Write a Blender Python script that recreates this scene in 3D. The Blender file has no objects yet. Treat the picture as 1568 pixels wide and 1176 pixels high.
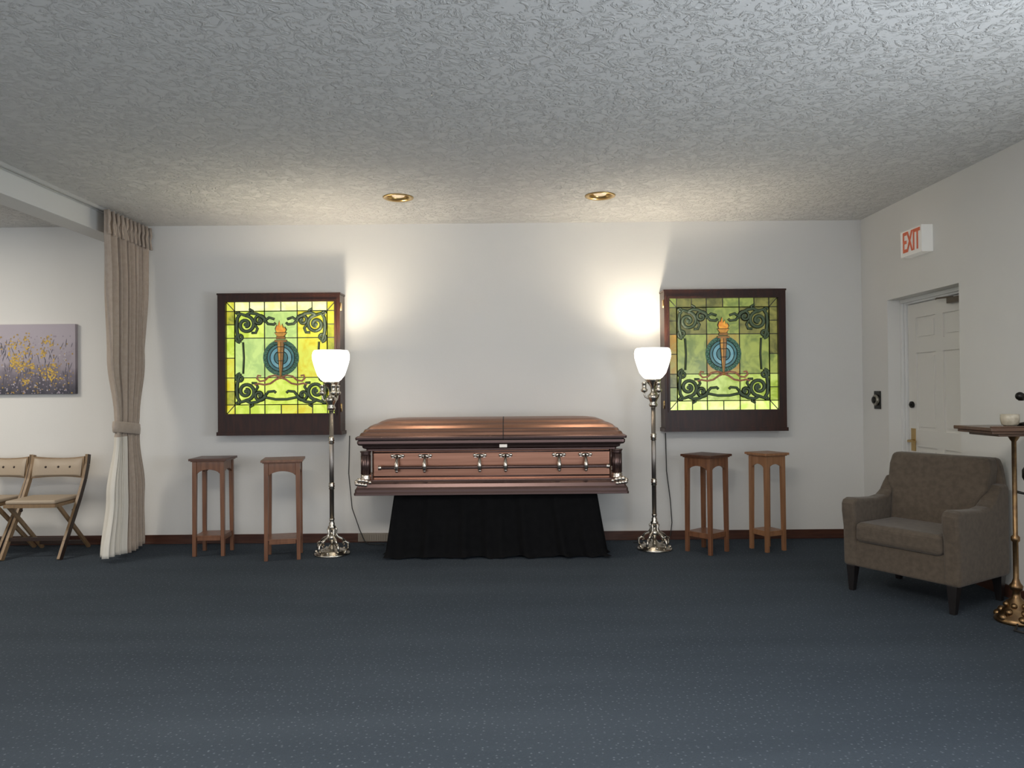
import bpy, bmesh, math, random
from mathutils import Matrix, Vector
random.seed(7)
sc = bpy.context.scene
pi = math.pi
D = 6.46      # back wall depth
H = 2.78      # ceiling height
XR = 3.07     # right wall

# ------------------------------------------------------------------ materials
def nmat(name):
    m = bpy.data.materials.new(name); m.use_nodes = True
    nt = m.node_tree
    return m, nt, nt.nodes['Principled BSDF']

def mat(name, col, rough=0.6, metal=0.0, col2=None, nscale=8, bump=0.0, bscale=60, emis=None, estr=0, stretch=None, bdist=0.01, sheen=0, coat=0):
    m, nt, b = nmat(name)
    b.inputs['Base Color'].default_value = (*col, 1)
    b.inputs['Roughness'].default_value = rough
    b.inputs['Metallic'].default_value = metal
    if sheen: b.inputs['Sheen Weight'].default_value = sheen
    if coat: b.inputs['Coat Weight'].default_value = coat
    tc = nt.nodes.new('ShaderNodeTexCoord'); mp = nt.nodes.new('ShaderNodeMapping')
    nt.links.new(tc.outputs['Object'], mp.inputs['Vector'])
    if stretch: mp.inputs['Scale'].default_value = stretch
    if col2 is not None:
        n = nt.nodes.new('ShaderNodeTexNoise'); n.inputs['Scale'].default_value = nscale
        n.inputs['Detail'].default_value = 5
        nt.links.new(mp.outputs[0], n.inputs['Vector'])
        r = nt.nodes.new('ShaderNodeValToRGB')
        r.color_ramp.elements[0].position = .35; r.color_ramp.elements[1].position = .65
        r.color_ramp.elements[0].color = (*col, 1); r.color_ramp.elements[1].color = (*col2, 1)
        nt.links.new(n.outputs['Fac'], r.inputs['Fac'])
        nt.links.new(r.outputs['Color'], b.inputs['Base Color'])
    if bump:
        n2 = nt.nodes.new('ShaderNodeTexNoise'); n2.inputs['Scale'].default_value = bscale
        n2.inputs['Detail'].default_value = 4
        nt.links.new(mp.outputs[0], n2.inputs['Vector'])
        bp = nt.nodes.new('ShaderNodeBump'); bp.inputs['Strength'].default_value = bump
        bp.inputs['Distance'].default_value = bdist
        nt.links.new(n2.outputs['Fac'], bp.inputs['Height'])
        nt.links.new(bp.outputs[0], b.inputs['Normal'])
    if emis:
        b.inputs['Emission Color'].default_value = (*emis, 1)
        b.inputs['Emission Strength'].default_value = estr
    return m

def glassmat(name, c1, c2, s, nscale=9):
    m, nt, b = nmat(name)
    b.inputs['Base Color'].default_value = (c1[0]*.3, c1[1]*.3, c1[2]*.3, 1)
    b.inputs['Roughness'].default_value = .25
    tc = nt.nodes.new('ShaderNodeTexCoord')
    n = nt.nodes.new('ShaderNodeTexNoise'); n.inputs['Scale'].default_value = nscale
    n.inputs['Detail'].default_value = 6; n.inputs['Distortion'].default_value = 1.2
    nt.links.new(tc.outputs['Object'], n.inputs['Vector'])
    r = nt.nodes.new('ShaderNodeValToRGB')
    r.color_ramp.elements[0].position = .38; r.color_ramp.elements[1].position = .62
    r.color_ramp.elements[0].color = (*c1, 1); r.color_ramp.elements[1].color = (*c2, 1)
    nt.links.new(n.outputs['Fac'], r.inputs['Fac'])
    nt.links.new(r.outputs['Color'], b.inputs['Emission Color'])
    b.inputs['Emission Strength'].default_value = s  # backlight put into the glass as emission
    return m

# ------------------------------------------------------------------ mesh builder
class MB:
    def __init__(s):
        s.v=[]; s.f=[]; s.mi=[]; s.sm=[]; s.M=Matrix.Identity(4)
    def add(s, vs, fs, m=0, smooth=False):
        o=len(s.v)
        s.v += [tuple(s.M @ Vector(p)) for p in vs]
        for f in fs:
            s.f.append([o+i for i in f]); s.mi.append(m); s.sm.append(smooth)
    def box(s, x0,x1,y0,y1,z0,z1, m=0):
        vs=[(x0,y0,z0),(x1,y0,z0),(x1,y1,z0),(x0,y1,z0),(x0,y0,z1),(x1,y0,z1),(x1,y1,z1),(x0,y1,z1)]
        s.add(vs,[(3,2,1,0),(4,5,6,7),(0,1,5,4),(1,2,6,5),(2,3,7,6),(3,0,4,7)],m)
    def loft(s, rings, m=0, smooth=True, cap0=True, cap1=True, mfun=None):
        n=len(rings[0]); vs=[p for r in rings for p in r]
        for k in range(len(rings)-1):
            fs=[(k*n+i,k*n+(i+1)%n,(k+1)*n+(i+1)%n,(k+1)*n+i) for i in range(n)]
            mm = mfun(k) if mfun else m
            if k==0: base=len(s.v); s.v += [tuple(s.M @ Vector(p)) for p in vs]
            for f in fs:
                s.f.append([base+i for i in f]); s.mi.append(mm); s.sm.append(smooth)
        if cap0: s.f.append([base+i for i in reversed(range(n))]); s.mi.append(mfun(0) if mfun else m); s.sm.append(False)
        if cap1: s.f.append([base+(len(rings)-1)*n+i for i in range(n)]); s.mi.append(mfun(len(rings)-2) if mfun else m); s.sm.append(False)
    def lathe(s, prof, c=(0,0,0), seg=32, m=0, smooth=True, cap0=True, cap1=True, flute=0, fn=12):
        rings=[]
        for r,z in prof:
            rings.append([(c[0]+(r*(1+flute*math.cos(fn*2*pi*i/seg)))*math.cos(2*pi*i/seg), c[1]+(r*(1+flute*math.cos(fn*2*pi*i/seg)))*math.sin(2*pi*i/seg), c[2]+z) for i in range(seg)])
        s.loft(rings,m,smooth,cap0,cap1)
    def tube(s, pts, r, seg=8, m=0, flat=1.0):
        pts=[Vector(p) for p in pts]; rings=[]
        rs = r if isinstance(r,(list,tuple)) else [r]*len(pts)
        up=None
        for i,p in enumerate(pts):
            t=(pts[min(i+1,len(pts)-1)]-pts[max(i-1,0)]).normalized()
            if up is None:
                up = Vector((0,0,1)) if abs(t.z)<.9 else Vector((0,1,0))
            a=t.cross(up).normalized(); b=a.cross(t).normalized(); up=b
            rings.append([tuple(p+a*math.cos(2*pi*k/seg)*rs[i]+b*math.sin(2*pi*k/seg)*rs[i]*flat) for k in range(seg)])
        s.loft(rings,m,True)
    def bar(s, p0,p1,w,d,m=0, side=(1,0,0)):
        p0=Vector(p0);p1=Vector(p1); t=(p1-p0).normalized(); a=Vector(side); b=t.cross(a).normalized()
        r=[[tuple(p+a*sx*w/2+b*sy*d/2) for sx,sy in((-1,-1),(1,-1),(1,1),(-1,1))] for p in (p0,p1)]
        s.loft(r,m,False)
    def prism(s, poly, off, m=0, smooth=False):
        off=Vector(off)
        s.loft([[tuple(Vector(p)) for p in poly],[tuple(Vector(p)+off) for p in poly]],m,smooth)
    def sphere(s,c,r,m=0,seg=16,sc=(1,1,1)):
        n=8; rings=[]
        for j in range(n+1):
            a=-pi/2+pi*j/n; rr=max(math.cos(a),.01)*r
            rings.append([(c[0]+rr*math.cos(2*pi*i/seg)*sc[0],c[1]+rr*math.sin(2*pi*i/seg)*sc[1],c[2]+r*math.sin(a)*sc[2]) for i in range(seg)])
        s.loft(rings,m,True)
    def obj(s,name,mats,loc=(0,0,0),rotz=0,bevel=0,bseg=2,parent=None,fix=True,subsurf=0):
        me=bpy.data.meshes.new(name); me.from_pydata(s.v,[],s.f)
        for mm in mats: me.materials.append(mm)
        me.polygons.foreach_set('material_index',s.mi)
        me.polygons.foreach_set('use_smooth',s.sm)
        if fix:
            bm=bmesh.new(); bm.from_mesh(me); bmesh.ops.recalc_face_normals(bm,faces=bm.faces); bm.to_mesh(me); bm.free()
        me.update()
        o=bpy.data.objects.new(name,me); sc.collection.objects.link(o)
        o.location=loc; o.rotation_euler=(0,0,rotz)
        if parent: o.parent=parent
        if bevel:
            b=o.modifiers.new('bevel','BEVEL'); b.width=bevel; b.segments=bseg; b.limit_method='ANGLE'; b.angle_limit=math.radians(50)
        if subsurf:
            q=o.modifiers.new('s','SUBSURF'); q.levels=subsurf; q.render_levels=subsurf
        return o

def empty(name,loc=(0,0,0),rotz=0):
    e=bpy.data.objects.new(name,None); sc.collection.objects.link(e); e.location=loc; e.rotation_euler=(0,0,rotz)
    e.empty_display_size=.1
    return e

# ------------------------------------------------------------------ surfaces
M_wall = mat('wall_paint',(.76,.75,.715),.75,col2=(.79,.775,.735),nscale=1.2,bump=.12,bscale=90,bdist=.004)
M_trimw = mat('white_trim',(.76,.76,.74),.5)
M_base = mat('baseboard_wood',(.06,.022,.014),.4,col2=(.09,.035,.02),nscale=6,stretch=(1,1,8))

# ceiling: stomped texture
M_ceil,nt,b = nmat('ceiling_texture')
b.inputs['Roughness'].default_value=.9
b.inputs['Specular IOR Level'].default_value=.2
tc=nt.nodes.new('ShaderNodeTexCoord')
n1=nt.nodes.new('ShaderNodeTexNoise'); n1.inputs['Scale'].default_value=18; n1.inputs['Detail'].default_value=6; n1.inputs['Distortion'].default_value=1.5; n1.inputs['Roughness'].default_value=.6
nt.links.new(tc.outputs['Object'],n1.inputs['Vector'])
rp=nt.nodes.new('ShaderNodeValToRGB'); rp.color_ramp.elements[0].position=.48; rp.color_ramp.elements[1].position=.64
nt.links.new(n1.outputs['Fac'],rp.inputs['Fac'])
bp=nt.nodes.new('ShaderNodeBump'); bp.inputs['Strength'].default_value=.7; bp.inputs['Distance'].default_value=.012
nt.links.new(rp.outputs['Color'],bp.inputs['Height']); nt.links.new(bp.outputs[0],b.inputs['Normal'])
b.inputs['Base Color'].default_value=(.75,.74,.71,1)

# carpet
M_car,nt,b = nmat('carpet')
b.inputs['Roughness'].default_value=.95
b.inputs['Specular IOR Level'].default_value=.15
tc=nt.nodes.new('ShaderNodeTexCoord')
mp=nt.nodes.new('ShaderNodeMapping'); mp.inputs['Scale'].default_value=(.25,1.6,1)
nt.links.new(tc.outputs['Object'],mp.inputs['Vector'])
nb=nt.nodes.new('ShaderNodeTexNoise'); nb.inputs['Scale'].default_value=2.0; nb.inputs['Detail'].default_value=5
nt.links.new(mp.outputs[0],nb.inputs['Vector'])
rb=nt.nodes.new('ShaderNodeValToRGB'); rb.color_ramp.elements[0].position=.3; rb.color_ramp.elements[1].position=.7
rb.color_ramp.elements[0].color=(.041,.053,.068,1); rb.color_ramp.elements[1].color=(.052,.066,.083,1)
nt.links.new(nb.outputs['Fac'],rb.inputs['Fac'])
vo=nt.nodes.new('ShaderNodeTexVoronoi'); vo.voronoi_dimensions='2D'; vo.inputs['Scale'].default_value=34; vo.inputs['Randomness'].default_value=1
nt.links.new(tc.outputs['Object'],vo.inputs['Vector'])
rs=nt.nodes.new('ShaderNodeValToRGB'); rs.color_ramp.elements[0].position=.08; rs.color_ramp.elements[1].position=.17
rs.color_ramp.elements[0].color=(1,1,1,1); rs.color_ramp.elements[1].color=(0,0,0,1)
nt.links.new(vo.outputs['Distance'],rs.inputs['Fac'])
sepc=nt.nodes.new('ShaderNodeSeparateColor'); nt.links.new(vo.outputs['Color'],sepc.inputs[0])
gt=nt.nodes.new('ShaderNodeMath'); gt.operation='MULTIPLY'; nt.links.new(sepc.outputs[0],gt.inputs[0]); nt.links.new(rs.outputs['Color'],gt.inputs[1])
mx=nt.nodes.new('ShaderNodeMix'); mx.data_type='RGBA'
mul=nt.nodes.new('ShaderNodeMath'); mul.operation='MULTIPLY'; mul.inputs[1].default_value=.62
nt.links.new(gt.outputs[0],mul.inputs[0]); nt.links.new(mul.outputs[0],mx.inputs['Factor'])
nt.links.new(rb.outputs['Color'],mx.inputs['A']); mx.inputs['B'].default_value=(.17,.20,.23,1)
nt.links.new(mx.outputs['Result'],b.inputs['Base Color'])
nf=nt.nodes.new('ShaderNodeTexNoise'); nf.inputs['Scale'].default_value=140; nf.inputs['Detail'].default_value=3
nt.links.new(tc.outputs['Object'],nf.inputs['Vector'])
bp=nt.nodes.new('ShaderNodeBump'); bp.inputs['Strength'].default_value=.6; bp.inputs['Distance'].default_value=.01
nt.links.new(nf.outputs['Fac'],bp.inputs['Height']); nt.links.new(bp.outputs[0],b.inputs['Normal'])

# ------------------------------------------------------------------ room shell
XL=-7.0; YB=-2.0
m=MB(); m.box(XL,XR+.3,YB,D+.15,-.1,0); m.obj('floor',[M_car])
m=MB(); m.box(XL,XR+.3,D,D+.15,0,H); m.obj('wall_back',[M_wall])
DL=[(-.85,5.575),(.68,5.575)]
m=MB(); m.box(XL,XR+.3,YB,D+.15,H,H+.2); ceil=m.obj('ceiling',[M_ceil])
c=MB()
for x,y in DL: c.lathe([(.085,-.1),(.085,.14)],(x,y,H),32)
cut=c.obj('cut',[M_ceil])
bo=ceil.modifiers.new('b','BOOLEAN'); bo.object=cut; bo.solver='EXACT'
dg=bpy.context.evaluated_depsgraph_get(); me=bpy.data.meshes.new_from_object(ceil.evaluated_get(dg))
ceil.modifiers.clear(); ceil.data=me; bpy.data.objects.remove(cut)
# right wall with door opening
DY0,DY1,DZ=5.055,6.02,2.02
m=MB()
m.box(XR,XR+.2,YB,DY0,0,H); m.box(XR,XR+.2,DY1,D,0,H); m.box(XR,XR+.2,DY0,DY1,DZ,H)
m.obj('wall_right',[M_wall])
m=MB(); m.box(XL-.1,XL,YB,D+.15,0,H); m.obj('wall_left',[M_wall])
# baseboards
m=MB(); m.box(XL,XR-.015,D-.015,D,0,.078); m.box(XL,XR-.015,D-.02,D-.0151,0,.02); m.obj('baseboard_back',[M_base],bevel=.003)
m=MB(); m.box(XR-.015,XR,YB,DY0,0,.078); m.box(XR-.015,XR,DY1,D,0,.078); m.obj('baseboard_right',[M_base],bevel=.003)
# header beam with curtain track
M_track=mat('track_metal',(.66,.66,.64),.35,.3)
M_tan=mat('beam_paint',(.74,.74,.71),.6)
m=MB(); m.box(-3.47,-3.27,YB,D,2.605,H); m.obj('trim_1',[M_tan],bevel=.004)
e=empty('curtain_track',(0,0,0))
m=MB(); m.box(-3.265,-3.245,YB,6.40,H-.022,H-.006); m.box(-3.225,-3.205,YB,6.40,H-.022,H-.006); m.box(-3.265,-3.205,YB,6.40,H-.006,H-.0005)
m.obj('rail',[M_track],parent=e)

# ------------------------------------------------------------------ door
M_door=mat('door_paint',(.77,.75,.70),.45)
M_brass=mat('brass',(.55,.38,.16),.28,1.0)
M_dark=mat('dark_metal',(.03,.028,.025),.35,.8)
e=empty('door_1',(XR,0,0))
m=MB()
m.box(.12,.2,DY0,DY0+.045,0,DZ); m.box(.12,.2,DY1-.045,DY1,0,DZ); m.box(.12,.2,DY0+.045,DY1-.045,DZ-.045,DZ)
m.box(.10,.12,DY1-.03,DY1,0,DZ-.03); m.box(.10,.12,DY0,DY1,DZ-.03,DZ)
m.obj('door_frame',[M_trimw],parent=e,bevel=.004)
m=MB()
y0,y1=DY0+.05,DY1-.05; z0,z1=.008,DZ-.05
m.box(.152,.19,y0,y1,z0,z1)
st=.115; mid=(y0+y1)/2
def rail(a,b_,c,d): m.box(.140,.1519,a,b_,c,d)
rail(y0,y0+st,z0,z1); rail(y1-st,y1,z0,z1); rail(mid-.05,mid+.05,z0,z1)
for ya,yb in((y0+st,mid-.05),(mid+.05,y1-st)):
    for za,zb in((z0,.20),(.84,.97),(1.58,1.68),(z1-.11,z1)): rail(ya,yb,za,zb)
    for za,zb in((.20,.84),(.97,1.58),(1.68,z1-.11)):
        m.box(.143,.1519,ya+.028,yb-.028,za+.028,zb-.028)
m.obj('slab',[M_door],parent=e)
m=MB()
ky=y1-.065
m.box(.133,.14,ky-.03,ky+.03,.80,.98)
m.tube([(.135,ky,.88),(.095,ky,.88)],.012,12)
m.tube([(.095,ky,.88),(.09,ky-.05,.882),(.092,ky-.11,.878)],[.012,.010,.008],10)
m.tube([(.135,ky,1.17),(.118,ky,1.17)],.026,16,m=1); m.tube([(.118,ky,1.17),(.108,ky,1.17)],.012,12,m=1)
m.obj('lever_handle',[M_brass,M_dark],parent=e,bevel=.002)
m=MB()
m.box(.095,.14,y0+.04,y0+.26,1.915,1.955); m.tube([(.11,y0+.20,1.958),(.07,y0+.34,1.962),(.11,y0+.42,1.966)],.006,8)
for zz in (.25,1.0,1.8): m.tube([(.137,y0,zz-.05),(.137,y0,zz+.05)],.008,8)
m.obj('door_closer',[mat('closer_bronze',(.16,.13,.10),.4,.7)],parent=e,bevel=.003)

# ------------------------------------------------------------------ exit sign
M_signw=mat('sign_white',(.75,.74,.70),.4,emis=(1,.95,.85),estr=.10)
M_red=mat('exit_red',(.62,.13,.06),.4,emis=(1,.2,.05),estr=.08)
e=empty('exit_sign',(XR,5.50,2.395))
m=MB(); m.box(-.078,0,-.145,.145,-.098,.098)
m.box(-.083,-.0781,-.145,.145,-.098,-.09); m.box(-.083,-.0781,-.145,.145,.09,.098); m.box(-.083,-.0781,-.145,-.137,-.09,.09); m.box(-.083,-.0781,.137,.145,-.09,.09)
m.obj('housing',[M_signw],parent=e)
cu=bpy.data.curves.new('exit_letters','FONT'); cu.body='EXIT'; cu.size=.17; cu.extrude=.002; cu.align_x='CENTER'; cu.align_y='CENTER'; cu.offset=.002
to=bpy.data.objects.new('tmp',cu); sc.collection.objects.link(to)
dg=bpy.context.evaluated_depsgraph_get(); me=bpy.data.meshes.new_from_object(to.evaluated_get(dg)); bpy.data.objects.remove(to)
me.materials.clear(); me.materials.append(M_red)
lo=bpy.data.objects.new('letters',me); sc.collection.objects.link(lo); lo.parent=e
lo.location=(-.081,0,0); lo.rotation_euler=(pi/2,0,-pi/2); lo.scale=(.68,1.28,1)

# wall dial / alarm switch
m=MB(); m.box(-.012,0,-.05,.05,-.075,.075,0)
m.M=Matrix.Rotation(-pi/2,4,'Y')
m.lathe([(.046,.012),(.046,.03),(.040,.034),(.03,.036)],(0,0,0),24,m=1); m.lathe([(.03,.034),(.028,.045),(.012,.05)],(0,0,0),20,m=0)
m.M=Matrix.Identity(4)
m.obj('wall_switch',[M_dark,mat('dial_metal',(.35,.33,.28),.3,.9)],(XR,6.19,1.205),bevel=.003)
# floor vent by baseboard
m=MB(); m.box(-.15,.15,-.01,0,-.035,.035)
for i in range(14): m.box(-.14+i*.02,-.132+i*.02,-.016,-.01,-.025,.025)
m.obj('baseboard_vent',[mat('vent_beige',(.28,.24,.19),.5)],(-1.20,D-.02,.045))

# ------------------------------------------------------------------ stained glass light boxes
M_frame=mat('frame_wood',(.022,.007,.004),.38,col2=(.045,.013,.006),nscale=5,stretch=(8,8,1))
M_frame.node_tree.nodes['Principled BSDF'].inputs['Specular IOR Level'].default_value=.35
M_lead=mat('lead_came',(.05,.05,.035),.5,.3)
M_scroll=mat('scroll_green',(.03,.045,.028),.6,.0,emis=(.09,.13,.07),estr=.35)
M_scrolld=mat('scroll_edge',(.015,.018,.012),.6)
def spiral(cx,cz,r,a0,turns,dirn,n=30):
    return [(cx+r*(1-.80*i/(n-1))*math.cos(a0+dirn*turns*2*pi*i/(n-1)),0,cz+r*(1-.80*i/(n-1))*math.sin(a0+dirn*turns*2*pi*i/(n-1))) for i in range(n)]
def glass_panel(name,loc,hs,pal,scheme,dim):
    # origin: centre of glass at wall plane. hs=+1 -> hinges at +x
    e=empty(name,loc)
    W,Hh=.467,.4805; dp=.18
    mL=.066 if hs>0 else .044; mR=.044 if hs>0 else .066
    if hs<0: mL,mR=.040,.062
    m=MB()
    for (a,b_,c_,d_) in ((-W-mL,-W,-Hh-.172,Hh+.067),(W,W+mR,-Hh-.172,Hh+.067),(-W,W,Hh,Hh+.067),(-W,W,-Hh-.172,-Hh)):
        m.box(a,b_,-dp,-.002,c_,d_)
    m.box(-W-mL-.010,W+mR+.010,-dp-.008,-.003,-Hh-.180,-Hh-.150)      # bottom ledge
    m.box(-W-mL-.005,W+mR+.005,-dp-.005,-.003,Hh+.057,Hh+.071)       # top cap
    t=.014
    for (a,b_,c_,d_) in ((-W-t,-W+.004,-Hh-t,Hh+t),(W-.004,W+t,-Hh-t,Hh+t),(-W+.004,W-.004,Hh-.004,Hh+t),(-W+.004,W-.004,-Hh-t,-Hh+.004)):
        m.box(a,b_,-dp-.010,-dp+.02,c_,d_)
    m.box(-W,W,-.06,-.01,-Hh,Hh)
    m.obj('frame',[M_frame],parent=e)
    m=MB(); hx=(W+mR+.004)*hs if hs>0 else -(W+mL+.004)
    for zz in (Hh-.05,-Hh+.05): m.tube([(hx,-dp+.01,zz-.035),(hx,-dp+.01,zz+.035)],.006,8); m.box(hx-.005,hx+.005,-dp+.01,-dp+.04,zz-.03,zz+.03)
    m.obj('hinges',[M_brass],parent=e)
    xs=[-W,-.395,-.14,.14,.395,W]; zs=[-Hh,-.40,-.17,.17,.40,Hh]
    m=MB(); yg=-dp+.03; lead=set()
    for i in range(5):
        for j in range(5):
            x0,x1,z0_,z1_=xs[i],xs[i+1],zs[j],zs[j+1]
            subs=[(x0,x1,z0_,z1_)]
            if i in(0,4) and j in(1,2,3): subs=[(x0,x1,z0_+(z1_-z0_)*k/2,z0_+(z1_-z0_)*(k+1)/2) for k in range(2)]
            if j in(0,4) and i in(1,2,3): subs=[(x0+(x1-x0)*k/2,x0+(x1-x0)*(k+1)/2,z0_,z1_) for k in range(2)]
            for si,(a,b_,c_,d_) in enumerate(subs):
                m.add([(a,yg,c_),(b_,yg,c_),(b_,yg,d_),(a,yg,d_)],[(0,1,2,3)],scheme(i,j,si))
                a,b_,c_,d_=[round(q,4) for q in(a,b_,c_,d_)]
                for q in (('h',a,b_,c_),('h',a,b_,d_),('v',a,c_,d_),('v',b_,c_,d_)): lead.add(q)
    m.obj('panes',pal,parent=e,fix=False)
    m=MB()
    for k,a,b_,c_ in sorted(lead):
        if k=='h': m.box(a+.0035,b_-.0035,yg-.008,yg-.0005,c_-.0035,c_+.0035)
        else: m.box(a-.0035,a+.0035,yg-.0085,yg-.0005,b_-.0035,c_+.0035)
    for sx in(-1,1):
        for sz in(-1,1): m.bar((sx*W,yg-.004,sz*Hh),(sx*.395,yg-.004,sz*.40),.006,.006,side=(0,1,0))
    m.obj('lead_lines',[M_lead],parent=e)
    m=MB(); m.M=Matrix.Translation((0,yg-.010,0))
    def T(pts,r=.007):
        n=len(pts); m.tube(pts,[r*1.45]*n,6)
        m.M=Matrix.Translation((0,yg-.003,0)); m.tube(pts,[r*1.45+.0045]*n,6,m=1); m.M=Matrix.Translation((0,yg-.010,0))
    for sx in(-1,1):
        for sz in(-1,1):
            def F(pts): return [(sx*p[0],0,sz*p[2]) for p in pts]
            T(F(spiral(.300,.285,.078,pi/2,1.5,1)),.0085)
            T(F(spiral(.185,.320,.050,pi,1.3,-1)),.007)
            T(F(spiral(.350,.172,.040,-pi/2,1.2,1)),.006)
            T(F([(.300,0,.363),(.26,0,.385),(.21,0,.378),(.15,0,.345),(.135,0,.32)]),.008)
            T(F([(.300,0,.363),(.345,0,.378),(.372,0,.34),(.378,0,.27),(.372,0,.21),(.35,0,.132)]),.008)
            T(F([(.135,0,.32),(.11,0,.29),(.06,0,.285),(.045,0,.30)]),.006)
            T(F(spiral(.365,.375,.020,0,1,1,14)),.005)
            T(F([(.222,0,.285),(.20,0,.25),(.215,0,.215),(.25,0,.215)]),.006)
            T(F([(.25,0,.385),(.24,0,.405),(.27,0,.42)]),.005)
            m.sphere((sx*.30,0,sz*.285),.018,0,10,(1,.5,1)); m.sphere((sx*.185,0,sz*.32),.014,0,10,(1,.5,1))
        T([(sx*.325,0,.135),(sx*.318,0,0),(sx*.325,0,-.135)],.0035)
    for s_ in(-1,1): T([(s_*.15,0,.31),(s_*.10,0,.345),(s_*.055,0,.33)],.006)
    T([(-.15,0,-.335),(-.05,0,-.355),(.05,0,-.355),(.15,0,-.335)],.006)
    m.obj('scrolls',[M_scroll,M_scrolld],parent=e)
    m=MB(); yy=yg-.006
    def disc(cx,cz,r,y,mi,n=40,r2=None):
        vs=[(cx+r*math.cos(2*pi*i/n),y,cz+r*math.sin(2*pi*i/n)) for i in range(n)]
        if r2 is None: m.prism(vs,(0,.004,0),mi)
        else:
            v2=[(cx+r2*math.cos(2*pi*i/n),y,cz+r2*math.sin(2*pi*i/n)) for i in range(n)]
            m.add(vs+v2,[(i,(i+1)%n,n+(i+1)%n,n+i) for i in range(n)],mi)
    disc(0,0,.154,yy,0,r2=.118)
    for i in range(22):
        a=2*pi*i/22; m.sphere((.137*math.cos(a),yy-.003,.137*math.sin(a)),.017,0,8,(1,.4,1))
    disc(0,0,.118,yy,2,r2=.092)
    disc(0,0,.092,yy,1,r2=.058)
    disc(0,0,.058,yy,2)
    for r in(.118,.092,.058): m.tube([(r*math.cos(2*pi*i/40),yy-.004,r*math.sin(2*pi*i/40)) for i in range(41)],.0035,5,m=3)
    # tapered torch body, two-tone with lead outline
    for s_ in(-1,1):
        m.prism([(s_*.006,yy-.012,-.155),(s_*.024,yy-.012,.09),(s_*.024,yy-.012,.135),(s_*.003,yy-.012,.135),(s_*.003,yy-.012,-.155)],(0,.010,0),4 if s_<0 else 7)
    m.prism([(-.012,yy-.006,-.162),(.012,yy-.006,-.162),(.031,yy-.006,.09),(.031,yy-.006,.14),(-.031,yy-.006,.14),(-.031,yy-.006,.09)],(0,.005,0),3)
    for zz in(-.03,.04,.09): m.box(-.029,.029,yy-.014,yy-.011,zz,zz+.006,3)
    for zz,w in((.135,.050),(.162,.036)):
        m.prism([(-w,yy-.014,zz),(w,yy-.014,zz),(w,yy-.014,zz+.014),(-w,yy-.014,zz+.014)],(0,.010,0),7)
        m.prism([(-w-.005,yy-.004,zz-.005),(w+.005,yy-.004,zz-.005),(w+.005,yy-.004,zz+.019),(-w-.005,yy-.004,zz+.019)],(0,.003,0),3)
    m.prism([(-.026,yy-.012,.180),(.026,yy-.012,.180),(.048,yy-.012,.212),(-.048,yy-.012,.212)],(0,.008,0),4)
    m.prism([(-.030,yy-.004,.175),(.030,yy-.004,.175),(.056,yy-.004,.218),(-.056,yy-.004,.218)],(0,.003,0),3)
    fl=[(-.034,.217),(.034,.217),(.044,.238),(.030,.262),(.022,.248),(.012,.285),(-.002,.262),(-.010,.310),(-.022,.268),(-.030,.278),(-.042,.245)]
    m.prism([(x,yy-.012,z) for x,z in fl],(0,.008,0),5)
    m.prism([(x*1.22,yy-.004,.214+(z-.214)*1.12) for x,z in fl],(0,.003,0),3)
    m.sphere((0,yy-.01,-.170),.014,7,10,(1,.5,1))
    for sx in(-1,1):
        m.tube([(sx*x,yy-.006,z) for x,z in((0,-.170),(.05,-.150),(.10,-.160),(.14,-.195),(.18,-.200),(.205,-.175),(.195,-.15),(.17,-.155))],.009,6,m=6)
        m.tube([(sx*x,yy-.006,z) for x,z in((0,-.170),(.04,-.185),(.09,-.220),(.14,-.230),(.19,-.220),(.225,-.230))],.009,6,m=6)
    m.obj('torch_medallion',[G_wreath,G_blue,G_navy,M_lead,G_gold,G_flame,G_rib,G_gold2],parent=e,fix=False)
G_wreath=glassmat('wreath_glass',(.03,.085,.06),(.06,.14,.09),.8,20)
G_blue=glassmat('blue_glass',(.12,.34,.42),(.26,.50,.50),.6)
G_navy=glassmat('teal_glass',(.03,.13,.14),(.07,.21,.20),.7)
G_gold=glassmat('gold_glass',(.62,.30,.04),(.42,.18,.02),.72,20)
G_gold2=glassmat('bronze_glass',(.22,.10,.02),(.34,.16,.03),.75,20)
G_flame=glassmat('flame_glass',(.85,.42,.04),(.70,.20,.02),.75,24)
G_rib=glassmat('ribbon_glass',(.25,.10,.06),(.38,.18,.10),.6,20)
palL=[glassmat('gl_lime',(.50,.64,.05),(.74,.85,.16),1.0),glassmat('gl_yellow',(.66,.55,.02),(.70,.76,.09),.95),
      glassmat('gl_pale',(.80,.86,.28),(.98,1,.52),1.12),glassmat('gl_olive',(.22,.25,.02),(.58,.55,.04),.9),glassmat('gl_green',(.42,.60,.18),(.62,.80,.24),.9)]
palR=[glassmat('gr_lime',(.34,.46,.05),(.62,.76,.18),.85),glassmat('gr_amber',(.40,.22,.03),(.36,.36,.09),.8),  # dim set: weaker backlight put into pane colours and emission
      glassmat('gr_pale',(.64,.82,.16),(.92,1,.38),1.05),glassmat('gr_olive',(.10,.105,.03),(.24,.23,.06),.85),glassmat('gr_green',(.18,.24,.06),(.40,.46,.10),.75)]
def schL(i,j,k):
    if j==4: return 2 if i in(1,2,3) else 1
    if j==0: return 0 if (i+k)%3 else 1
    if i in(0,4): return [0,3,1][(j+i+k)%3]
    if i==2: return 4 if j!=1 else 0
    return {1:0,2:1 if i==3 else 4,3:0 if i==1 else 1}[j]
def schR(i,j,k):  # darker top, brighter bottom: uneven backlight put into the panes
    if j==4: return 3 if (i+k)%3 else 4
    if j==0: return 2
    if i==0: return [0,4 if k==0 else 3,1,3,3][j]
    if i==4: return [2,0,4 if k==0 else 3,3,3][j]
    if j==1: return 0
    if j==2: return 4 if i!=2 else 1
    return 3 if i!=2 else 4
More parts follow.
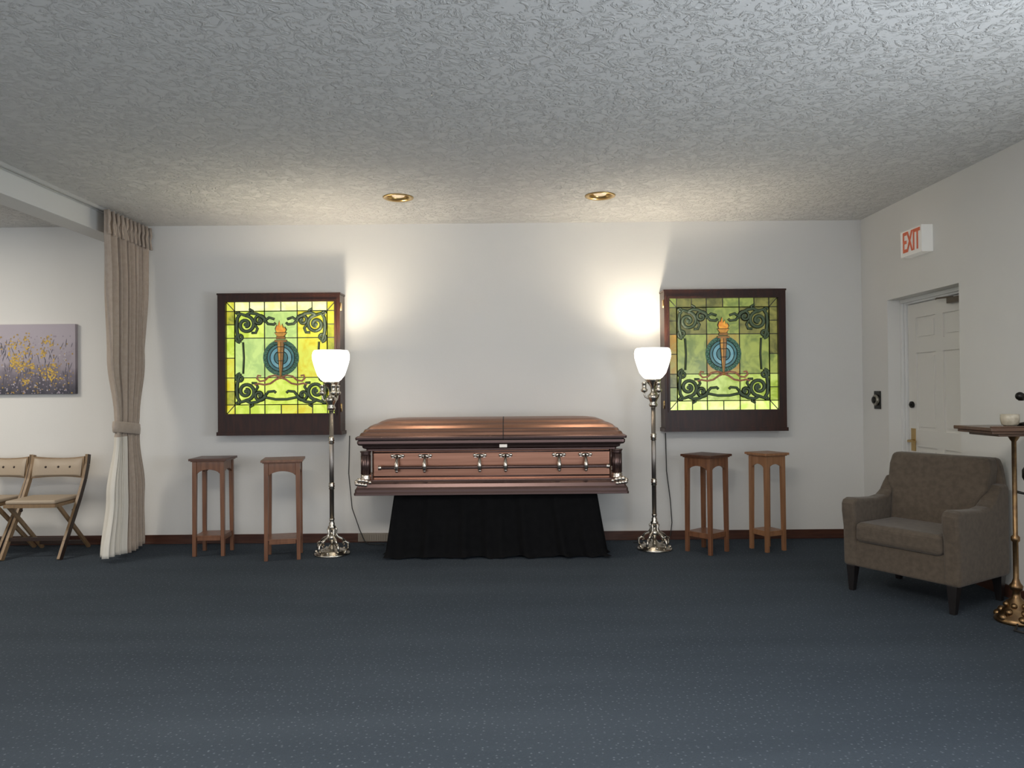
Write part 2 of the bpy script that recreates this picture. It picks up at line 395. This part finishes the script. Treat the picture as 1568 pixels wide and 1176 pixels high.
glass_panel('stained_glass_window',(-1.972,D,1.6085),1,palL,schL,1)
glass_panel('stained_glass_window',(1.808,D,1.6085),-1,palR,schR,.8)

# ------------------------------------------------------------------ floor lamps
M_chrome=mat('aged_silver',(.66,.61,.53),.25,1.0,col2=(.50,.46,.39),nscale=30)
M_stem=mat('bronze_stem',(.32,.29,.26),.28,.95)
M_shade=mat('opal_glass',(.95,.93,.88),.3,emis=(1,.95,.85),estr=2.6)
M_bulb=mat('bulb_glass',(1,1,1),.3,emis=(1,.93,.8),estr=4)
def lamp(loc):
    e=empty('floor_lamp',loc)
    m=MB()
    m.lathe([(.142,0),(.145,.008),(.138,.018),(.12,.024),(.115,.034),(.085,.04),(.06,.05),(.035,.055),(.02,.075)],seg=40)
    for k in range(5):
        a=2*pi*k/5+.3
        prof=[(.118,.03),(.132,.05),(.128,.085),(.10,.10),(.082,.085),(.09,.068),(.10,.08)]
        m.tube([(r*math.cos(a),r*math.sin(a),z) for r,z in prof],[.009,.011,.011,.010,.009,.008,.007],8)
        prof=[(.10,.10),(.075,.125),(.045,.14),(.03,.17),(.038,.20),(.02,.215)]
        m.tube([(r*math.cos(a),r*math.sin(a),z) for r,z in prof],[.010,.011,.010,.009,.009,.007],8)
        m.sphere((.125*math.cos(a+.6),.125*math.sin(a+.6),.03),.012)
    m.lathe([(.012,.05),(.012,.10),(.03,.115),(.036,.135),(.03,.155),(.014,.165),(.014,.20),(.03,.21),(.034,.222),(.022,.235),(.024,.25),(.016,.265),(.022,.28),(.022,.29)],seg=24)
    for z in(.55,.92): m.lathe([(.018,z-.03),(.024,z-.02),(.020,z-.008),(.027,z),(.020,z+.008),(.024,z+.02),(.018,z+.03)],seg=24)
    m.lathe([(.018,1.16),(.03,1.17),(.036,1.185),(.026,1.20),(.03,1.215),(.042,1.235),(.046,1.26),(.030,1.275),(.018,1.29),(.022,1.33),(.055,1.37),(.066,1.385),(.066,1.395)],seg=28)
    for k in range(3):
        a=2*pi*k/3-pi/2+.5
        f=lambda r,z:(r*math.cos(a),r*math.sin(a),z)
        m.tube([f(.02,1.24),f(.04,1.235),f(.065,1.25),f(.072,1.27),f(.072,1.30)],.007,8)
        c=f(.072,0)
        m.lathe([(.012,1.285),(.026,1.295),(.03,1.31),(.022,1.315),(.018,1.32),(.018,1.355),(.022,1.36),(.014,1.37)],(c[0],c[1],0),16)
    m.obj('metalwork',[M_chrome],parent=e)
    m=MB(); m.lathe([(.0165,.285),(.0165,1.165)],seg=48,flute=.10,fn=12); m.obj('stem',[M_stem],parent=e)
    m=MB(); prof=[(.060,1.395),(.080,1.410),(.108,1.445),(.124,1.49),(.138,1.535),(.148,1.575),(.149,1.61),(.143,1.635),(.133,1.648)]
    inner=[(r-.004,z) for r,z in reversed(prof)]
    m.lathe(prof+inner,seg=48,cap0=False,cap1=False); m.obj('shade',[M_shade],parent=e,fix=False)
    m=MB(); m.lathe([(.018,1.39),(.018,1.43),(.024,1.44),(.034,1.455),(.034,1.465),(.026,1.475),(.006,1.48)],seg=20); m.obj('bulb',[M_bulb],parent=e)
    L=bpy.data.lights.new('lamp_light','POINT'); L.energy=32; L.color=(1,.88,.70); L.shadow_soft_size=.055
    lo=bpy.data.objects.new('lamp_light',L); sc.collection.objects.link(lo); lo.parent=e; lo.location=(0,0,1.54)
    return e
lamp((-1.466,5.98,0)); lamp((1.157,6.06,0))
M_cord=mat('cord_black',(.02,.02,.02),.5)
m=MB()
m.tube([(-1.42,D-.02,.93),(-1.43,D-.02,.6),(-1.40,D-.03,.3),(-1.33,D-.06,.12),(-1.28,D-.10,.03),(-1.24,D-.13,.008),(-1.10,D-.16,.008)],.004,6)
m.obj('power_cord',[M_cord])
m=MB()
m.tube([(1.335,D-.02,.93),(1.34,D-.02,.6),(1.37,D-.02,.35),(1.38,D-.03,.15),(1.36,D-.06,.05),(1.32,D-.10,.008),(1.24,D-.2,.008),(1.02,D-.16,.008)],.004,6)
m.obj('power_cord',[M_cord])

# ------------------------------------------------------------------ downlights
M_bulb2=mat('reflector_bulb',(.5,.42,.33),.3,emis=(1,.75,.45),estr=.5)
for x,y in DL:
    e=empty('recessed_downlight',(x,y,H))
    m=MB()
    m.lathe([(.083,.0),(.083,.13),(.078,.13),(.076,.01),(.088,-.004),(.106,-.009),(.114,-.006),(.116,-.0005),(.083,0)],seg=48,cap0=False,cap1=False)
    m.lathe([(.0775,.125),(.0775,.13)],seg=32)
    m.obj('trim_ring',[M_brass],parent=e)
    m=MB(); m.lathe([(.02,.12),(.024,.08),(.05,.03),(.055,.018),(.045,.008),(.02,.003)],seg=28)
    m.obj('bulb',[M_bulb2],parent=e)
    L=bpy.data.lights.new('down_spot','SPOT'); L.energy=26; L.color=(1,.82,.62); L.spot_size=math.radians(62); L.spot_blend=.9; L.shadow_soft_size=.04
    lo=bpy.data.objects.new('down_spot',L); sc.collection.objects.link(lo); lo.parent=e; lo.location=(0,0,-.015)
    lo.rotation_euler=(math.radians(6),0,0)

# ------------------------------------------------------------------ casket
M_cop=mat('copper_brushed',(.40,.205,.14),.30,.95,col2=(.31,.155,.105),nscale=7,stretch=(.25,9,9))
M_copl=mat('copper_lid',(.34,.19,.135),.36,.92,col2=(.25,.14,.10),nscale=7,stretch=(.25,9,9))
M_copd=mat('copper_dark',(.15,.098,.090),.32,.85)
M_gapc=mat('casket_gap',(.015,.01,.01),.6)
M_hw=mat('casket_hardware',(.70,.63,.55),.25,1.0)
CX,CY=-.167,6.06
e=empty('casket',(CX,CY,0))
HX,HY=1.068,.34
def rring(ox,oy,z,r,n=6):
    hx,hy=HX-ox,HY-oy; pts=[]
    for cx,cy,a0 in((hx-r,hy-r,0),(-hx+r,hy-r,pi/2),(-hx+r,-hy+r,pi),(hx-r,-hy+r,1.5*pi)):
        for i in range(n+1):
            a=a0+pi/2*i/n; pts.append((cx+r*math.cos(a),cy+r*math.sin(a),z))
    return pts
prof=[(0,0,.505,.02,1),(0,0,.520,.02,1),(.006,.006,.530,.02,1),(.006,.006,.548,.02,1),(.018,.018,.565,.02,1),(.026,.026,.590,.02,1),(.04,.04,.600,.02,1),(.05,.05,.612,.02,1),(.05,.05,.620,.02,1),
 (.125,.10,.622,.02,0),(.125,.10,.842,.02,0),
 (.085,.075,.846,.02,1),(.085,.075,.858,.02,1),(.060,.055,.868,.02,1),(.055,.05,.885,.02,1),(.03,.03,.892,.02,1),(.022,.022,.905,.02,1),(.022,.022,.925,.02,1),(.030,.030,.927,.02,2),(.030,.030,.932,.02,2),
 (.012,.012,.934,.02,1),(.010,.010,.952,.02,1),(.022,.022,.962,.03,1),(.036,.034,.966,.03,1),(.046,.042,.986,.04,3),(.060,.052,.992,.04,1),(.070,.062,1.012,.05,3),(.085,.075,1.018,.05,1),(.105,.095,1.038,.06,3),(.135,.12,1.052,.07,3),(.150,.132,1.055,.07,1),(.18,.155,1.072,.07,3),(.22,.19,1.086,.07,3),(.29,.25,1.095,.06,3),(.38,.31,1.098,.02,3)]
m=MB(); rings=[rring(a,b_,z,r) for a,b_,z,r,_ in prof]
m.loft(rings,smooth=False,mfun=lambda k:prof[k+1][4])
o=m.obj('shell',[M_cop,M_copd,M_gapc,M_copl],parent=e,bevel=.002)
m=MB(); sx=.095
seam=[(-(HY-b_)-.0015,z+.0015) for a,b_,z,r,_ in prof[20:]]
m.loft([[(sx-.004,y,z),(sx+.004,y,z),(sx+.004,y+.004,z-.004),(sx-.004,y+.004,z-.004)] for y,z in seam],0,False)
m.obj('lid_seam',[M_gapc],parent=e)
m=MB()
for sx_ in(-1,1):
    for sy in(-1,1):
        c=(sx_*(HX-.083),sy*(HY-.075),0)
        m.lathe([(.035,.664),(.035,.815)],c,36,m=1,flute=.12,fn=9)
        m.lathe([(.044,.62),(.044,.632),(.038,.642),(.042,.652),(.034,.664)],c,24,m=0)
        m.lathe([(.034,.815),(.040,.822),(.036,.828),(.044,.838),(.044,.846)],c,24,m=1)
        fx,fy=sx_*(HX-.045),sy*(HY-.012)
        for k in range(4): m.sphere((fx-sx_*k*.027,fy,.622-.006*k*k*.3),.019-.002*k,0,12,(1.1,.8,1))
        for k in range(4): m.sphere((fx-sx_*(k*.022-.02),fy+.0*sy,.594-.003*k),.014,0,12,(1.2,.7,1))
        for k in range(3): m.sphere((sx_*(HX-.018),sy*(HY-.04-k*.03),.605),.018,0,12)
m.obj('corner_ornaments',[M_hw,M_copd],parent=e)
m=MB()
yb=-(HY-.10)
hxs=[-.739,-.521,-.091,.111,.531,.739]
m.tube([(-.87,yb-.055,.715),(.91,yb-.055,.715)],.012,12,m=1)
for a in(-.87,.91): m.tube([(a-.012,yb-.055,.715),(a+.012,yb-.055,.715)],.018,12,m=0)
for hx in hxs:
    m.box(hx-.045,hx+.045,yb-.008,yb+.002,.785,.815)
    m.sphere((hx,yb-.012,.80),.022,0,14,(1.6,.6,.8))
    for sx_ in(-1,1): m.sphere((hx+sx_*.042,yb-.010,.805),.013,0,12,(1,.6,1))
    m.tube([(hx,yb-.015,.80),(hx,yb-.045,.775),(hx,yb-.06,.745),(hx,yb-.062,.715),(hx,yb-.05,.69)],[.013,.012,.017,.021,.013],10)
    m.sphere((hx,yb-.052,.688),.014)
m.box(.065,.125,-HY+.0,-HY+.015,.87,.895,0)
m.obj('handles',[M_hw,M_copd],parent=e,bevel=.001)
m=MB()
for zz in(.64,.83): m.tube([(-HX+.14,yb-.003,zz),(HX-.14,yb-.003,zz)],.006,8)
m.obj('body_moulding',[M_copd],parent=e)

# ------------------------------------------------------------------ draped stand
M_blk=mat('black_cloth',(.0025,.0025,.003),.85,col2=(.004,.004,.0045),nscale=20)
M_blk.node_tree.nodes['Principled BSDF'].inputs['Specular IOR Level'].default_value=.15
m=MB(); rings=[]
N=320
def drape(hx,hy,z,amp,ph=0,zw=0):
    pts=[]
    per=4*(hx+hy)
    for i in range(N):
        s=per*i/N
        if s<2*hx: x,y,nx,ny=-hx+s,-hy,0,-1
        elif s<2*hx+2*hy: x,y,nx,ny=hx,-hy+(s-2*hx),1,0
        elif s<4*hx+2*hy: x,y,nx,ny=hx-(s-2*hx-2*hy),hy,0,1
        else: x,y,nx,ny=-hx,hy-(s-4*hx-2*hy),-1,0
        u=i/N*2*pi
        w=amp*(math.sin(17*u+ph)+.6*math.sin(29*u+1.3)+.4*math.sin(46*u+.5))
        pts.append((x+nx*w,y+ny*w,z+zw*(1+math.sin(13*u+2)+.5*math.sin(31*u))))
    return pts
for k in range(13):
    t=k/12; hx=.80+.065*t; hy=.22+.045*t
    zz=.503-.475*t
    rings.append(drape(hx,hy,zz,.004+.012*t,0,.006*t))
rings.append(drape(.880,.285,.008,.022,0,.006))
m.loft(rings,0,True,True,False)
o=m.obj('draped_casket_stand',[M_blk],(-.135,6.045,0))

# ------------------------------------------------------------------ plant stands
M_wd1=mat('stand_wood',(.15,.060,.028),.40,col2=(.22,.095,.045),nscale=4,stretch=(10,10,1),coat=.2)
M_wd1t=mat('stand_top_dark',(.070,.028,.016),.35,col2=(.10,.042,.023),nscale=4,stretch=(1,10,10))
M_wd2=mat('stand_wood_light',(.26,.12,.053),.42,col2=(.34,.165,.078),nscale=4,stretch=(10,10,1),coat=.2)
def stand(loc,rot,w,h,mats):
    m=MB(); a=w/2; l=.034; q=a-.022-l
    m.box(-a,a,-a,a,h-.018,h,1); m.box(-a+.012,a-.012,-a+.012,a-.012,h-.026,h-.018,0)
    for sx in(-1,1):
        for sy in(-1,1):
            x,y=sx*(a-.022-l/2),sy*(a-.022-l/2)
            r=[[(x+i*s/2+sx*o_,y+j*s/2+sy*o_,z) for i,j in((-1,-1),(1,-1),(1,1),(-1,1))] for z,s,o_ in((0,.028,.004),(h-.026,l,0))]
            m.loft(r,0,False)
    n=10; zt=h-.026; zb=h-.125
    for k in range(4):
        m.M=Matrix.Rotation(k*pi/2,4,'Z')
        poly=[(q,-a+.028,zt),(-q,-a+.028,zt),(-q,-a+.028,zb)]
        for i in range(1,n): 
            u=-q+2*q*i/n; poly.append((u,-a+.028,zb+.035*math.sin(pi*i/n)**.6))
        poly.append((q,-a+.028,zb))
        m.prism(poly,(0,.014,0),0)
        m.box(-q,q,-a+.030,-a+.044,.125,.152,0)
        m.M=Matrix.Identity(4)
    m.box(-a+.022+.01,a-.032,-a+.032,a-.032,.152,.166,0)
    m.obj('plant_stand',mats,loc,rot,bevel=.002)
stand((-2.455,6.06,0),math.radians(3),.295,.785,[M_wd1,M_wd1t])
stand((-1.83,5.90,0),math.radians(12),.315,.785,[M_wd1,M_wd1])
stand((1.563,5.97,0),math.radians(40),.29,.785,[M_wd1,M_wd1t])
stand((2.07,6.02,0),math.radians(24),.245,.79,[M_wd2,M_wd2])

# ------------------------------------------------------------------ folding chairs
M_cw=mat('chair_wood',(.22,.14,.075),.45,col2=(.29,.19,.10),nscale=5,stretch=(8,8,1))
M_cd=mat('chair_edge',(.035,.02,.014),.4)
M_cu=mat('chair_vinyl',(.40,.32,.235),.5,bump=.1,bscale=80)
def fchair(loc,rot=0):
    m=MB()
    for sx in(-1,1):
        x=sx*.225
        pts=[(x,.215,.80),(x,.20,.72),(x,.155,.60),(x,.08,.46),(x,-.02,.30),(x,-.13,.13),(x,-.21,0)]
        for p0,p1 in zip(pts,pts[1:]): 
            m.bar(p0,p1,.022,.042,0); m.bar((p0[0]+sx*.013,p0[1],p0[2]),(p1[0]+sx*.013,p1[1],p1[2]),.004,.046,1)
        x=sx*.195
        m.bar((x,-.17,.425),(x,.0,.27),.018,.032,0); m.bar((x,.0,.27),(x,.29,.0),.018,.032,0)
        m.sphere((sx*.21,.02,.36),.012,1)
    m.bar((-.195,.235,.055),(.195,.235,.055),.016,.03,1,side=(0,1,0))
    m.bar((-.215,-.12,.15),(.215,-.12,.15),.016,.03,1,side=(0,1,0))
    m.box(-.20,.20,-.225,.16,.415,.440,0)
    rings=[]
    for i in range(13):
        u=-1+2*i/12; x=u*.213; bow=.035*(1-u*u); yc=.195+bow
        zt=.785-.018*(1-u*u); zb=.605+.01*(1-u*u)
        rings.append([(x,yc-.014,zt),(x,yc+.014,zt+.004),(x,yc-.02,zb),(x,yc-.045,zb+.002)])
    m.loft(rings,0,True)
    cush=[]
    for i in range(13):
        u=-1+2*i/12; x=u*.20; bow=.035*(1-u*u); yc=.183+bow; th=.018*(1-u**8)+.004; s_=.012*(1-u*u)
        cush.append([(x,yc,.775-s_),(x,yc-th,.765-s_),(x,yc-.020-th,.70),(x,yc-.032-th,.635),(x,yc-.035,.62),(x,yc-.01,.70)])
    m.loft(cush,2,True)
    for bx in(-.1,0,.1): m.sphere((bx,.143+.035*(1-(bx/.213)**2),.70),.010,1,10)
    fr=m.obj('folding_chair',[M_cw,M_cd,M_cu],loc,rot,bevel=.003)
    m=MB(); m.box(-.195,.195,-.215,.15,.440,.472,0)
    m.obj('seat_cushion',[M_cu],parent=fr,bevel=.014,bseg=3)
fchair((-3.83,6.06,0),math.radians(2)); fchair((-4.32,6.08,0),math.radians(-2))

# ------------------------------------------------------------------ canvas painting
M_can,nt,b=nmat('painted_canvas')
b.inputs['Roughness'].default_value=.6
tc=nt.nodes.new('ShaderNodeTexCoord'); sp=nt.nodes.new('ShaderNodeSeparateXYZ'); nt.links.new(tc.outputs['Generated'],sp.inputs[0])
n=nt.nodes.new('ShaderNodeTexNoise'); n.inputs['Scale'].default_value=9; n.inputs['Detail'].default_value=8; nt.links.new(tc.outputs['Object'],n.inputs['Vector'])
ma=nt.nodes.new('ShaderNodeMath'); ma.operation='MULTIPLY_ADD'; ma.inputs[1].default_value=.5; nt.links.new(n.outputs['Fac'],ma.inputs[0]); nt.links.new(sp.outputs['Z'],ma.inputs[2])
r=nt.nodes.new('ShaderNodeValToRGB'); nt.links.new(ma.outputs[0],r.inputs['Fac'])
els=r.color_ramp.elements; els[0].position=.25; els[0].color=(.05,.05,.07,1); els[1].position=1.0; els[1].color=(.46,.41,.46,1)
q=els.new(.5); q.color=(.19,.165,.20,1); q=els.new(.72); q.color=(.38,.335,.38,1)
nt.links.new(r.outputs['Color'],b.inputs['Base Color'])
e=empty('canvas_painting',(-4.41,D,1.62))
m=MB(); m.box(-.61,.61,-.038,-.0005,-.305,.305); m.obj('canvas',[M_can],parent=e,bevel=.003)
fm=[mat('paint_yellow',(.66,.43,.08),.5),mat('paint_ochre',(.42,.27,.07),.5),mat('paint_white',(.50,.46,.49),.5),mat('paint_dark',(.09,.085,.11),.5),mat('paint_lilac',(.34,.29,.35),.5)]
m=MB()
clusters=[(random.uniform(-.56,.56),random.uniform(-.2,.17),random.uniform(.03,.07)) for _ in range(34)]
def daub(x,z,rx,rz,k,i):
    a=random.uniform(-.5,.5); pts=[]
    for j in range(7):
        an=2*pi*j/7; px,pz=rx*math.cos(an),rz*math.sin(an)
        pts.append((min(.605,max(-.605,x+px*math.cos(a)-pz*math.sin(a))),-.0385-.0000012*i,min(.30,max(-.30,z+px*math.sin(a)+pz*math.cos(a)))))
    m.add(pts,[tuple(range(7))],k)
i=0
for _ in range(900):
    x=random.uniform(-.595,.595); z=-.30+.50*random.random()**1.3
    k=random.choices([1,2,3,4],[.22,.13,.35,.3])[0]
    if k==3: daub(x,z-.05,.0028,random.uniform(.015,.05),3,i)
    else:
        rr=random.uniform(.004,.009); daub(x,z,rr,rr,k,i)
    i+=1
for cx,cz,cr in clusters:
    for _ in range(20):
        rr=random.uniform(.005,.011); k=random.choices([0,1],[.68,.32])[0]
        daub(max(-.59,min(.59,random.gauss(cx,cr*.5))),random.gauss(cz,cr*.5),rr,rr*.8,k,i); i+=1
m.obj('flower_daubs',fm,parent=e,fix=False)

# ------------------------------------------------------------------ curtain
M_curt=mat('curtain_fabric',(.42,.34,.27),.85,col2=(.46,.38,.31),nscale=30,bump=.15,bscale=200,sheen=.2)
M_lin=mat('curtain_lining',(.72,.68,.60),.85)
e=empty('curtain',(-3.17,6.08,0))
m=MB(); NU,NZ=220,70
def cw(z):
    keys=[(0.03,-.40,.30,.045),(.5,-.30,.27,.040),(.95,-.185,.17,.024),(1.03,-.175,.16,.018),(1.12,-.18,.17,.024),(1.6,-.28,.27,.034),(2.2,-.32,.32,.04),(2.62,-.335,.335,.034),(2.76,-.34,.34,.018)]
    for a,b_ in zip(keys,keys[1:]):
        if z<=b_[0]:
            t=(z-a[0])/(b_[0]-a[0]); t=t*t*(3-2*t)
            return [a[i]+(b_[i]-a[i])*t for i in(1,2,3)]
    return keys[-1][1:]
vs=[]
for j in range(NZ+1):
    z=.03+(2.755-.03)*j/NZ
    y0,y1,am=cw(z)
    for i in range(NU+1):
        u=i/NU
        y=y0+(y1-y0)*u+.010*math.sin(2*pi*7*u*2+1)
        x=am*(math.sin(2*pi*9*u+.4*math.sin(z*2))+.25*math.sin(2*pi*19*u+z))
        x+=.03*(1-min(z,1)) * math.sin(u*5)
        vs.append((x,y,z+.012*math.sin(u*6+1)*(1 if j==0 else 0)))
fs=[]
for j in range(NZ):
    for i in range(NU):
        fs.append((j*(NU+1)+i,j*(NU+1)+i+1,(j+1)*(NU+1)+i+1,(j+1)*(NU+1)+i))
z_of=lambda j:.03+2.725*j/NZ
m.add(vs,fs,0,True)
for k in range(len(fs)):
    j=k//NU; i=k%NU
    if z_of(j)<.96 and i/NU<.36: m.mi[k]=1
o=m.obj('panel',[M_curt,M_lin],parent=e,fix=False)
so=o.modifiers.new('sol','SOLIDIFY'); so.thickness=.003
m=MB()
rings=[]
for z,g in((.985,.0),(.99,.006),(1.03,.010),(1.07,.006),(1.075,0)):
    rings.append([((.045+g)*math.cos(2*pi*i/32),-.01+(.19+g)*math.sin(2*pi*i/32),z+.02*math.sin(2*pi*i/32)*-1) for i in range(32)])
m.loft(rings,0,True,False,False)
m.obj('tieback',[M_curt],parent=e)
m=MB()
for i in range(11):
    y=-.33+.66*i/10
    m.tube([(.03,y,2.75),(.038,y,2.68),(.03,y,2.64),(.04,y,2.56)],[.014,.013,.008,.014],8)
m.obj('pinch_pleats',[M_curt],parent=e)

# ------------------------------------------------------------------ armchair
M_fab=mat('armchair_fabric',(.080,.060,.042),.9,col2=(.108,.082,.058),nscale=35,bump=.3,bscale=220,bdist=.004,sheen=.15)
M_leg=mat('black_leg',(.012,.010,.010),.35)
e=empty('armchair',(2.60,4.67,0),math.radians(-58.5)); e.scale=(1.04,1.04,1.02)
m=MB(); m.box(-.30,.30,-.285,.25,.155,.325); m.obj('base_frame',[M_fab],parent=e,bevel=.015,bseg=3)
m=MB(); m.box(-.262,.262,-.315,.14,.315,.44)
o=m.obj('seat_cushion',[M_fab],parent=e,bevel=.035,bseg=4)
m=MB()
R=[]
for z,yc,th,hw in((.30,.11,.13,.262),(.50,.135,.14,.264),(.60,.150,.135,.266),(.66,.160,.13,.300),(.78,.185,.12,.306),(.855,.200,.10,.296)):
    R.append([(-hw,yc-th/2,z),(hw,yc-th/2,z),(hw,yc+th/2,z),(-hw,yc+th/2,z)])
m.loft(R,0,False); m.obj('backrest',[M_fab],parent=e,bevel=.028,bseg=4)
m=MB()
R=[]
for z,yc,hw in((.155,.240,.33),(.5,.242,.335),(.70,.250,.335),(.80,.258,.315),(.850,.262,.295)):
    R.append([(-hw,yc-.03,z),(hw,yc-.03,z),(hw,yc+.03,z),(-hw,yc+.03,z)])
m.loft(R,0,False); m.obj('back_shell',[M_fab],parent=e,bevel=.02,bseg=3)
for sx in(-1,1):
    m=MB()
    poly=[(-.295,.155),(-.30,.40),(-.315,.50),(-.315,.55),(-.30,.575),(-.27,.585),(-.15,.575),(-.04,.57),(.04,.58),(.09,.61),(.13,.66),(.165,.695),(.22,.70),(.265,.69),(.265,.155)]
    x0=.262 if sx>0 else -.262-.09
    m.prism([(x0,y,z) for y,z in poly],(.09,0,0),0)
    m.obj('arm_%s'%('right' if sx>0 else 'left'),[M_fab],parent=e,bevel=.022,bseg=4)
m=MB()
for sx in(-1,1):
    for sy,yy in((-1,-.262),(1,.22)):
        x=sx*.305; dy=sy*.01
        m.loft([[(x+i*s,yy+dd+j*s,z) for i,j in((-1,-1),(1,-1),(1,1),(-1,1))] for z,s,dd in((0,.015,dy),(.158,.028,0))],0,False)
m.obj('legs',[M_leg],parent=e,bevel=.002)

# ------------------------------------------------------------------ register stand (guest book lectern)
M_wal=mat('walnut',(.075,.038,.022),.35,col2=(.13,.066,.038),nscale=4,stretch=(1,8,8),coat=.3)
M_brs=mat('antique_brass',(.30,.19,.09),.36,1.0,col2=(.18,.11,.06),nscale=25)
e=empty('register_stand',(2.79,4.11,0))
m=MB()
m.lathe([(.105,0),(.11,.012),(.10,.03),(.085,.04),(.07,.07),(.05,.085),(.04,.12),(.022,.135),(.018,.17),(.03,.18),(.034,.20),(.022,.215),(.014,.24),(.014,.44),(.022,.45),(.022,.47),(.012,.48),(.012,1.0),(.02,1.01),(.03,1.03),(.05,1.04)],seg=32)
for k in range(6):
    a=2*pi*k/6
    for r,z,s in((.09,.03,.022),(.07,.06,.020),(.05,.095,.016)): m.sphere((r*math.cos(a+z*8),r*math.sin(a+z*8),z),s)
m.obj('pole',[M_brs],parent=e)
m=MB(); m.box(-.235,.245,-.17,.17,1.065,1.085); m.box(-.22,.23,-.155,.155,1.050,1.065); m.box(-.17,.18,-.13,.13,1.035,1.050)
m.box(-.235,.245,-.17,-.155,1.0851,1.093)
m.obj('wooden_top',[M_wal],parent=e,bevel=.004)
m=MB()
m.tube([(.01,0,.72),(.05,-.01,.71),(.07,-.01,.74),(.07,-.01,.80)],.008,8); m.lathe([(.02,.78),(.03,.80),(.03,.84),(.018,.86)],(.07,-.01,0),16)
m.obj('side_socket',[M_dark],parent=e)
m=MB(); m.lathe([(.030,0),(.042,.01),(.047,.04),(.045,.065),(.040,.065),(.040,.02),(.01,.015)],seg=28,cap1=True,flute=.02,fn=14)
m.obj('votive_candle_holder',[mat('ivory_glass',(.66,.60,.48),.4,col2=(.5,.44,.33),nscale=40)],(2.79,4.14,1.0855))
m=MB()
m.lathe([(.045,0),(.045,.012),(.012,.02)],seg=24); m.tube([(0,0,.015),(0,0,.12),(-.01,0,.155),(-.035,0,.17)],.006,8)
m.lathe([(.012,.03),(.02,.05),(.02,.07)],(-.03,0,.11),16)
m.sphere((-.035,0,.165),.024,0); 
m.obj('book_lamp',[M_dark],(2.89,4.15,1.0855))
m=MB()
m.tube([(2.72,4.0,.02),(2.69,3.97,.008),(2.66,3.94,.008),(2.70,3.87,.008),(2.81,3.85,.008),(2.86,3.92,.008),(2.78,3.96,.008)],.005,6)
m.obj('power_cord',[M_cord])

# ------------------------------------------------------------------ lighting
w=bpy.data.worlds.new('world'); sc.world=w; w.use_nodes=True
bg=w.node_tree.nodes['Background']; bg.inputs[0].default_value=(.91,.94,1,1); bg.inputs[1].default_value=1.55
def area(name,loc,rot,sx,sy,en,col):
    L=bpy.data.lights.new(name,'AREA'); L.shape='RECTANGLE'; L.size=sx; L.size_y=sy; L.energy=en; L.color=col
    o=bpy.data.objects.new(name,L); sc.collection.objects.link(o); o.location=loc; o.rotation_euler=rot; return o
# daylight from a window in the right wall, behind the camera position
area('window_daylight',(XR-.05,1.2,1.5),(0,math.radians(115),0),1.6,2.2,150,(.80,.89,1))
# added overhead fill for ambient light, not a real fixture
area('ceiling_fill',(-.6,1.2,H-.03),(0,0,0),1.8,1.2,125,(1,.93,.84))
area('side_room_area',(-5.3,4.6,H-.03),(0,0,0),.8,.8,55,(1,.92,.80))  # unseen area light over the side room

# ------------------------------------------------------------------ camera
cam=bpy.data.cameras.new('camera'); co=bpy.data.objects.new('camera',cam); sc.collection.objects.link(co)
cam.sensor_width=36; cam.lens=1130/1568*36; cam.clip_start=.05
co.matrix_world=Matrix.Translation((0,0,1.30)) @ Matrix.Rotation(pi/2+.0106,4,'X') @ Matrix.Rotation(math.radians(-.5),4,'Z')
sc.camera=co
sc.view_settings.view_transform='Standard'
